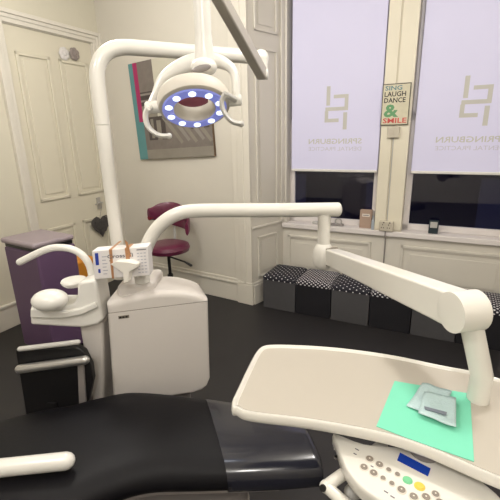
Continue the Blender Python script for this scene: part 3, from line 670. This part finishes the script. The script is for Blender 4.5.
for x, y, r, m_ in ((369.6, 459.4, 4.1, BTN), (379.4, 465, 4, BTN), (364, 467.6, 4, BTN), (373.6, 473.4, 4, BTN), (388.6, 470.2, 2.6, BTN), (397.4, 474.8, 2.6, BTN), (383, 478.6, 2.6, BTN), (391.8, 483.8, 2.6, BTN), (407.6, 480.4, 4, BTNG), (419.6, 486.6, 4.3, BTNY), (401.4, 490.2, 4, BTN), (413.6, 497, 4, BTN), (426, 497.5, 4, BTN), (435.5, 494.5, 3.6, BTN), (440, 503, 4, BTN)):
    c = atZ(x, y, ZP); rw = r*.0021
    b = MB(); b.lathe(c, (0, 0, 1), [(rw*1.12, 0), (rw*1.1, .0012), (rw*.95, .0018), (rw*.01, .0018)], n=20, mi=0); b.lathe(c+V((0, 0, .0018)), (0, 0, 1), [(rw*.86, 0), (rw*.8, .0014), (rw*.01, .0018)], n=20, mi=1)
    if r > 3 and m_ is BTN: b.ball(c+V((0, 0, .0034)), rw*.2, rw*.2, .0006, n=10, mi=2)
    b.build('panel_button', [BTNR if m_ is BTN else m_, m_, PAPERW], da)
for x, y, w in ((357, 449.5, .009), (355, 454, .007), (386, 492, .008), (372, 466.5, .006), (392.5, 497, .008)):
    b = MB(); c = atZ(x, y, ZP); vv2 = V((-ux.y, ux.x, 0)); b.box(lambda s, d, z: c+ux*s+vv2*d+V((0, 0, z)), (-w/2, -.0012, 0), (w/2, .0012, .0006))
    b.build('panel_marking', INK, da, smooth=False)
# handle under the panel
h0, h1, h2 = atZ(384, 444, .915), atZ(326, 486.5, .89), atZ(366, 522, .87)
b = MB(); b.tube([h0, h1], .0125, n=18, rounded=False); b.tube([h1+(h2-h1).normalized()*.004, h2], .0125, n=18); b.ball(h1, .0135, .0135, .0135); b.build('tray_handle', WPLAS2, da)
b = MB(); dn = V((-.55, -.55, .35)).normalized(); c = h1+dn*.0105; b.lathe(c, dn, [(.0075, 0), (.007, .0045), (.001, .005)], n=16); b.build('handle_end_hole', BLACK, da)
b = MB(); b.tube([atZ(352, 492, .86), atZ(372, 482, .86), atZ(395, 474, .88)], .017, n=18, rounded=True); b.build('instrument_hanger', LGREY, da)

# sheet + pouch on tray
ZM = .9955
mp_ = [atZ(x, y, ZM) for x, y in ((394.6, 381.3), (422, 386), (470, 394), (474, 462), (436, 448.5), (405, 437.5), (376.3, 426.5))]
b = MB(); b.rings([[V((p.x, p.y, z)) for p in mp_] for z in (ZM, ZM+.0012)]); tag(b.build('paper_sheet', MINT, smooth=False), 'mint green paper sheet lying on the white instrument tray', 'paper sheet')
pch = empty('sterile_pouch', atZ(425, 400, ZM), 'crumpled pale blue clear pouch lying on the mint paper', 'pouch')
def quadsheet(px, z, name, m_, par, nx=10, amp=.004):
    q = [atZ(x, y, z) for x, y in px]; vs = []; n = nx
    for i in range(n+1):
        for j in range(n+1):
            u, v = i/n, j/n; p = q[0]*(1-u)*(1-v)+q[1]*u*(1-v)+q[2]*u*v+q[3]*(1-u)*v
            vs.append(V((p.x, p.y, z+amp*(.5+.5*math.sin(7*u+3*v)*math.cos(5*v-2*u)))))
    fs = [(i*(n+1)+j, (i+1)*(n+1)+j, (i+1)*(n+1)+j+1, i*(n+1)+j+1) for i in range(n) for j in range(n)]
    b = MB(); b.add(vs, fs); o = b.build(name, m_, par); s = o.modifiers.new('s', 'SOLIDIFY'); s.thickness = .0008; s.offset = 1; return o
quadsheet(((422.5, 384), (452, 392), (440, 421), (406, 407)), ZM+.0016, 'pouch_film', POUCH, pch, amp=.006)
quadsheet(((424, 392), (456, 398), (456, 428), (418, 413.5)), ZM+.0095, 'pouch_film', POUCH, pch, amp=.004)
b = MB(); b.rings([[V((p.x, p.y, z)) for p in [atZ(x, y, ZM+.013) for x, y in ((424, 407), (447, 413), (446, 416), (425, 410))]] for z in (ZM+.0145, ZM+.0155)]); b.build('pouch_strip', POUCHP, pch, smooth=False)

# ------------------------------------------------------------------ dental chair
STN = [((-60, 436), (-60, 556)), ((0, 419), (10, 548)), ((45, 408), (55, 531)), ((70, 404), (85, 517)), ((97, 397), (110, 505)), ((125, 391.5), (134, 496.5)), ((150, 391.5), (157, 492.5)), ((178, 394.3), (190, 491.7)), ((204.5, 398), (228, 490.5)), ((235, 402.5), (262, 489)), ((262, 408), (291, 487.3)), ((291, 416), (317, 485))]
ch = empty('dental_chair', V((-.35, 1.17, 0)), 'black padded dental chair with glossy plastic foot cover in the foreground', 'dental chair')
BK = spline([atZ(x, y, .53) for (x, y), _ in STN], 4); FR_ = spline([atZ(x, y, .475) for _, (x, y) in STN], 4)
PRF = [(.02, .455), (0, .475), (0, .497), (.006, .516), (.02, .535), (.042, .549), (.075, .557), (.13, .5615)]
def section(bk, fr, dx=0, grow=0, squash=1.0, dz=0):
    dr = fr-bk; dr.z = 0; w = dr.length; t = dr/w; ring = []; mid = .508
    pts = [(w-a, z) for a, z in PRF]+[(w/2, .564)]+[(a, z) for a, z in PRF[::-1]]
    for a, z in pts:
        a2 = w/2+(a-w/2)*squash; q = 1+2*grow/w; a2 = w/2+(a2-w/2)*q
        zz_ = mid+(z-mid)*(1 if squash > .99 else squash**2)+(grow if z > mid else -grow)
        p = V((bk.x, bk.y, 0))+t*a2; ring.append(V((p.x+dx, p.y, zz_)))
    return ring
def cushion(i0, grow, name, m_, endcap=True):
    rs = [section(BK[i], FR_[i], 0, grow) for i in range(i0, len(BK))]
    b_, f_ = BK[-1], FR_[-1]; nx = (BK[-1]-BK[-2]).normalized()
    for dx, sq in ((.010, .992), (.017, .975), (.022, .95), (.025, .91), (.026, .82)): rs.append(section(b_+nx*0, f_, dx+(grow if sq < .9 else 0), grow, sq))
    b = MB(); b.rings(rs); return b.build(name, m_, ch, ang=75)
cushion(0, 0, 'seat_cushion', LEATH)
cushion(32, .004, 'foot_cover', COVER)
b = MB(); rs = []
for i in range(0, len(BK)-3, 3):
    t = (FR_[i]-BK[i]); t.z = 0; t.normalize(); p, q = BK[i]+t*.05, FR_[i]-t*.05; rs.append([V((p.x, p.y, .41)), V((q.x, q.y, .41)), V((q.x, q.y, .457)), V((p.x, p.y, .457))])
b.rings(rs); b.build('seat_frame', MIDG, ch)
b = MB()
fb = lambda s, d, z: V((-.33+s, 1.17+d, z))
b.box(fb, (-.30, -.17, .16), (.30, .15, .40)); b.build('seat_base', MIDG, ch, bevel=.03, seg=4)
b = MB(); b.box(fb, (-.42, -.22, 0), (.30, .22, .05)); b.box(fb, (-.18, -.12, .05), (.12, .12, .17)); b.build('floor_plate', GREYP, ch, bevel=.015, seg=3)
ar = MB(); a0, a1 = atZ(-20, 470, .60), atZ(66, 461, .60)
ar.tube([a0, a1], .028, n=18, rounded=True); ar.tube([a0, V((a0.x-.0, a0.y, .50))], .018); ar.build('armrest', WPLAS, ch)

# ------------------------------------------------------------------ carton taped to lamp pole
YB = 1.535
def bxp(px, y0, y1): 
    P = [atY(x, y, y0) for x, y in px]; return [V((p.x, y0, p.z)) for p in P]+[V((p.x, y1, p.z)) for p in P]
tb = empty('tissue_box', atY(122, 278, YB), 'white printed carton taped with brown tape to the lamp pole', 'box')
fpx = ((94.5, 279.5), (150, 275.5), (147.5, 246.5), (91.8, 251.2))
q = bxp(fpx, YB, YB+.065)
b = MB(); b.add(q, [(0, 1, 2, 3), (7, 6, 5, 4), (0, 4, 5, 1), (1, 5, 6, 2), (2, 6, 7, 3), (3, 7, 4, 0)]); b.build('carton', BOXW, tb, bevel=.003)
def onbox(u, v, t=0):   # u 0..1 across, v 0..1 up on the front
    a = q[0]*(1-u)+q[1]*u; c = q[3]*(1-u)+q[2]*u; p = a*(1-v)+c*v; return V((p.x, YB-.0006-t, p.z))
def patch(b, u0, v0, u1, v1, mi=0, t=.0004):
    b.add([onbox(u0, v0, t), onbox(u1, v0, t), onbox(u1, v1, t), onbox(u0, v1, t)], [(0, 1, 2, 3)], mi)
b = MB(); patch(b, .05, .50, .11, .92, 0); b.build('blue_stripe', BLUEP, tb, smooth=False)
b = MB(); patch(b, .085, .22, .125, .36, 0)
for i in range(6): patch(b, .17, .16+.12*i, .24+.02*(i % 2), .19+.12*i, 2)
for i in range(7):
    for j in range(3): patch(b, .80+.06*j, .12+.11*i, .84+.06*j, .15+.11*i, 2)
patch(b, .45, .33, .60, .37, 1); patch(b, .45, .25, .58, .28, 2); patch(b, .30, .60, .33, .64, 1)
patch(b, .80, .90, .97, .93, 1)
b.build('carton_print', [BLUEP, INK, INKL], tb, smooth=False)['kind'] = 'stuff'
b = MB()
text_mesh('Cross Ti', .092, .0165, lambda x, y, tt: onbox(.27+x/.2, .70, .0006+tt)+V((0, 0, y)), b, 1, bold=.01)
b.build('carton_lettering', [BLUEP, INK, INKL], tb, smooth=False)
for u0, u1 in ((.315, .355), (.60, .665)):
    t_ = MB(); 
    pts = [onbox(u0, -.01, .001), onbox(u1, -.01, .001), onbox(u1+.01, 1.01, .001), onbox(u0-.005, 1.01, .001)]
    bk = [p+V((0, .13 if u0 < .5 else .067, 0)) for p in pts]
    t_.add([*pts, *bk], [(0, 1, 2, 3), (3, 2, 6, 7), (0, 4, 5, 1)]); 
    if u0 > .5: t_.add([onbox(.64, .75, .002), onbox(.70, .7, .003), onbox(.66, 1.2, .002), onbox(.61, 1.3, .002)], [(0, 1, 2, 3)])
    o = t_.build('tape_strip', TAPE, tb, smooth=False); s = o.modifiers.new('s', 'SOLIDIFY'); s.thickness = .0008
b = MB(); c = onbox(.52, .32)
tp2 = [((110, 264), .0), ((116, 261.5), .03), ((127, 262.5), .05), ((137, 264.5), .03), ((137, 267.5), .02), ((129, 272), .035), ((128, 282), .03), ((123.5, 283), .03), ((123, 273), .035), ((116, 268), .03)]
fr_ = [atY(x, y, YB-.006-dd) for (x, y), dd in tp2]; bk_ = [V((p.x*.97-.01, YB-.001, p.z-.002)) for p in fr_]
b.rings([fr_, bk_]); b.build('tissue', TISS, tb, bevel=.002)

# ------------------------------------------------------------------ added globe lights + lamp glow
def clight(s, d):  # added globe fittings, out of view, put in to light the room
    cl = empty('added_ceiling_light', A(s, d, HC-.30), 'added white frosted globe light on the ceiling, out of view, lighting the room', 'ceiling light', 'added globe lights')
    c = A(s, d, HC)
    b = MB(); b.lathe(c-V((0, 0, .30)), (0, 0, 1), [(.01, 0), (.07, .012), (.115, .05), (.13, .10), (.115, .155), (.06, .195), (.045, .20)], n=28); b.build('frosted_globe', FLAT, cl)
    b = MB(); b.lathe(c-V((0, 0, .105)), (0, 0, 1), [(.05, 0), (.05, .03), (.012, .04), (.012, .09), (.07, .095), (.07, .105)], n=24); b.build('ceiling_mount', WPLAS, cl)
    L = bpy.data.lights.new('added_globe_glow', 'POINT'); L.shadow_soft_size = .13; L.energy = LW; L.color = (1, .972, .94)
    o = bpy.data.objects.new('added_globe_glow', L); COL.objects.link(o); o.location = c-V((0, 0, .46))
LW = 47
for s, d in ((1.6, 1.5), (3.6, 1.6), (2.4, 3.6), (4.2, 3.9)): clight(s, d)
L = bpy.data.lights.new('lamp_glow', 'SPOT'); L.energy = .8; L.color = (.85, .9, 1); L.spot_size = math.radians(90); L.spot_blend = .6; L.shadow_soft_size = .05
o = bpy.data.objects.new('lamp_glow', L); COL.objects.link(o); o.location = hc*0+atY(193.5, 108.5, 1.15)+n_*.02
o.rotation_euler = n_.to_track_quat('-Z', 'Y').to_euler()

w = bpy.data.worlds.new('dusk_sky'); SC.world = w; w.use_nodes = True
bgn = w.node_tree.nodes['Background']; bgn.inputs[0].default_value = (.13, .14, .34, 1); bgn.inputs[1].default_value = .7
SC.view_settings.view_transform = 'Standard'; SC.view_settings.look = 'None'; SC.view_settings.exposure = 0.0
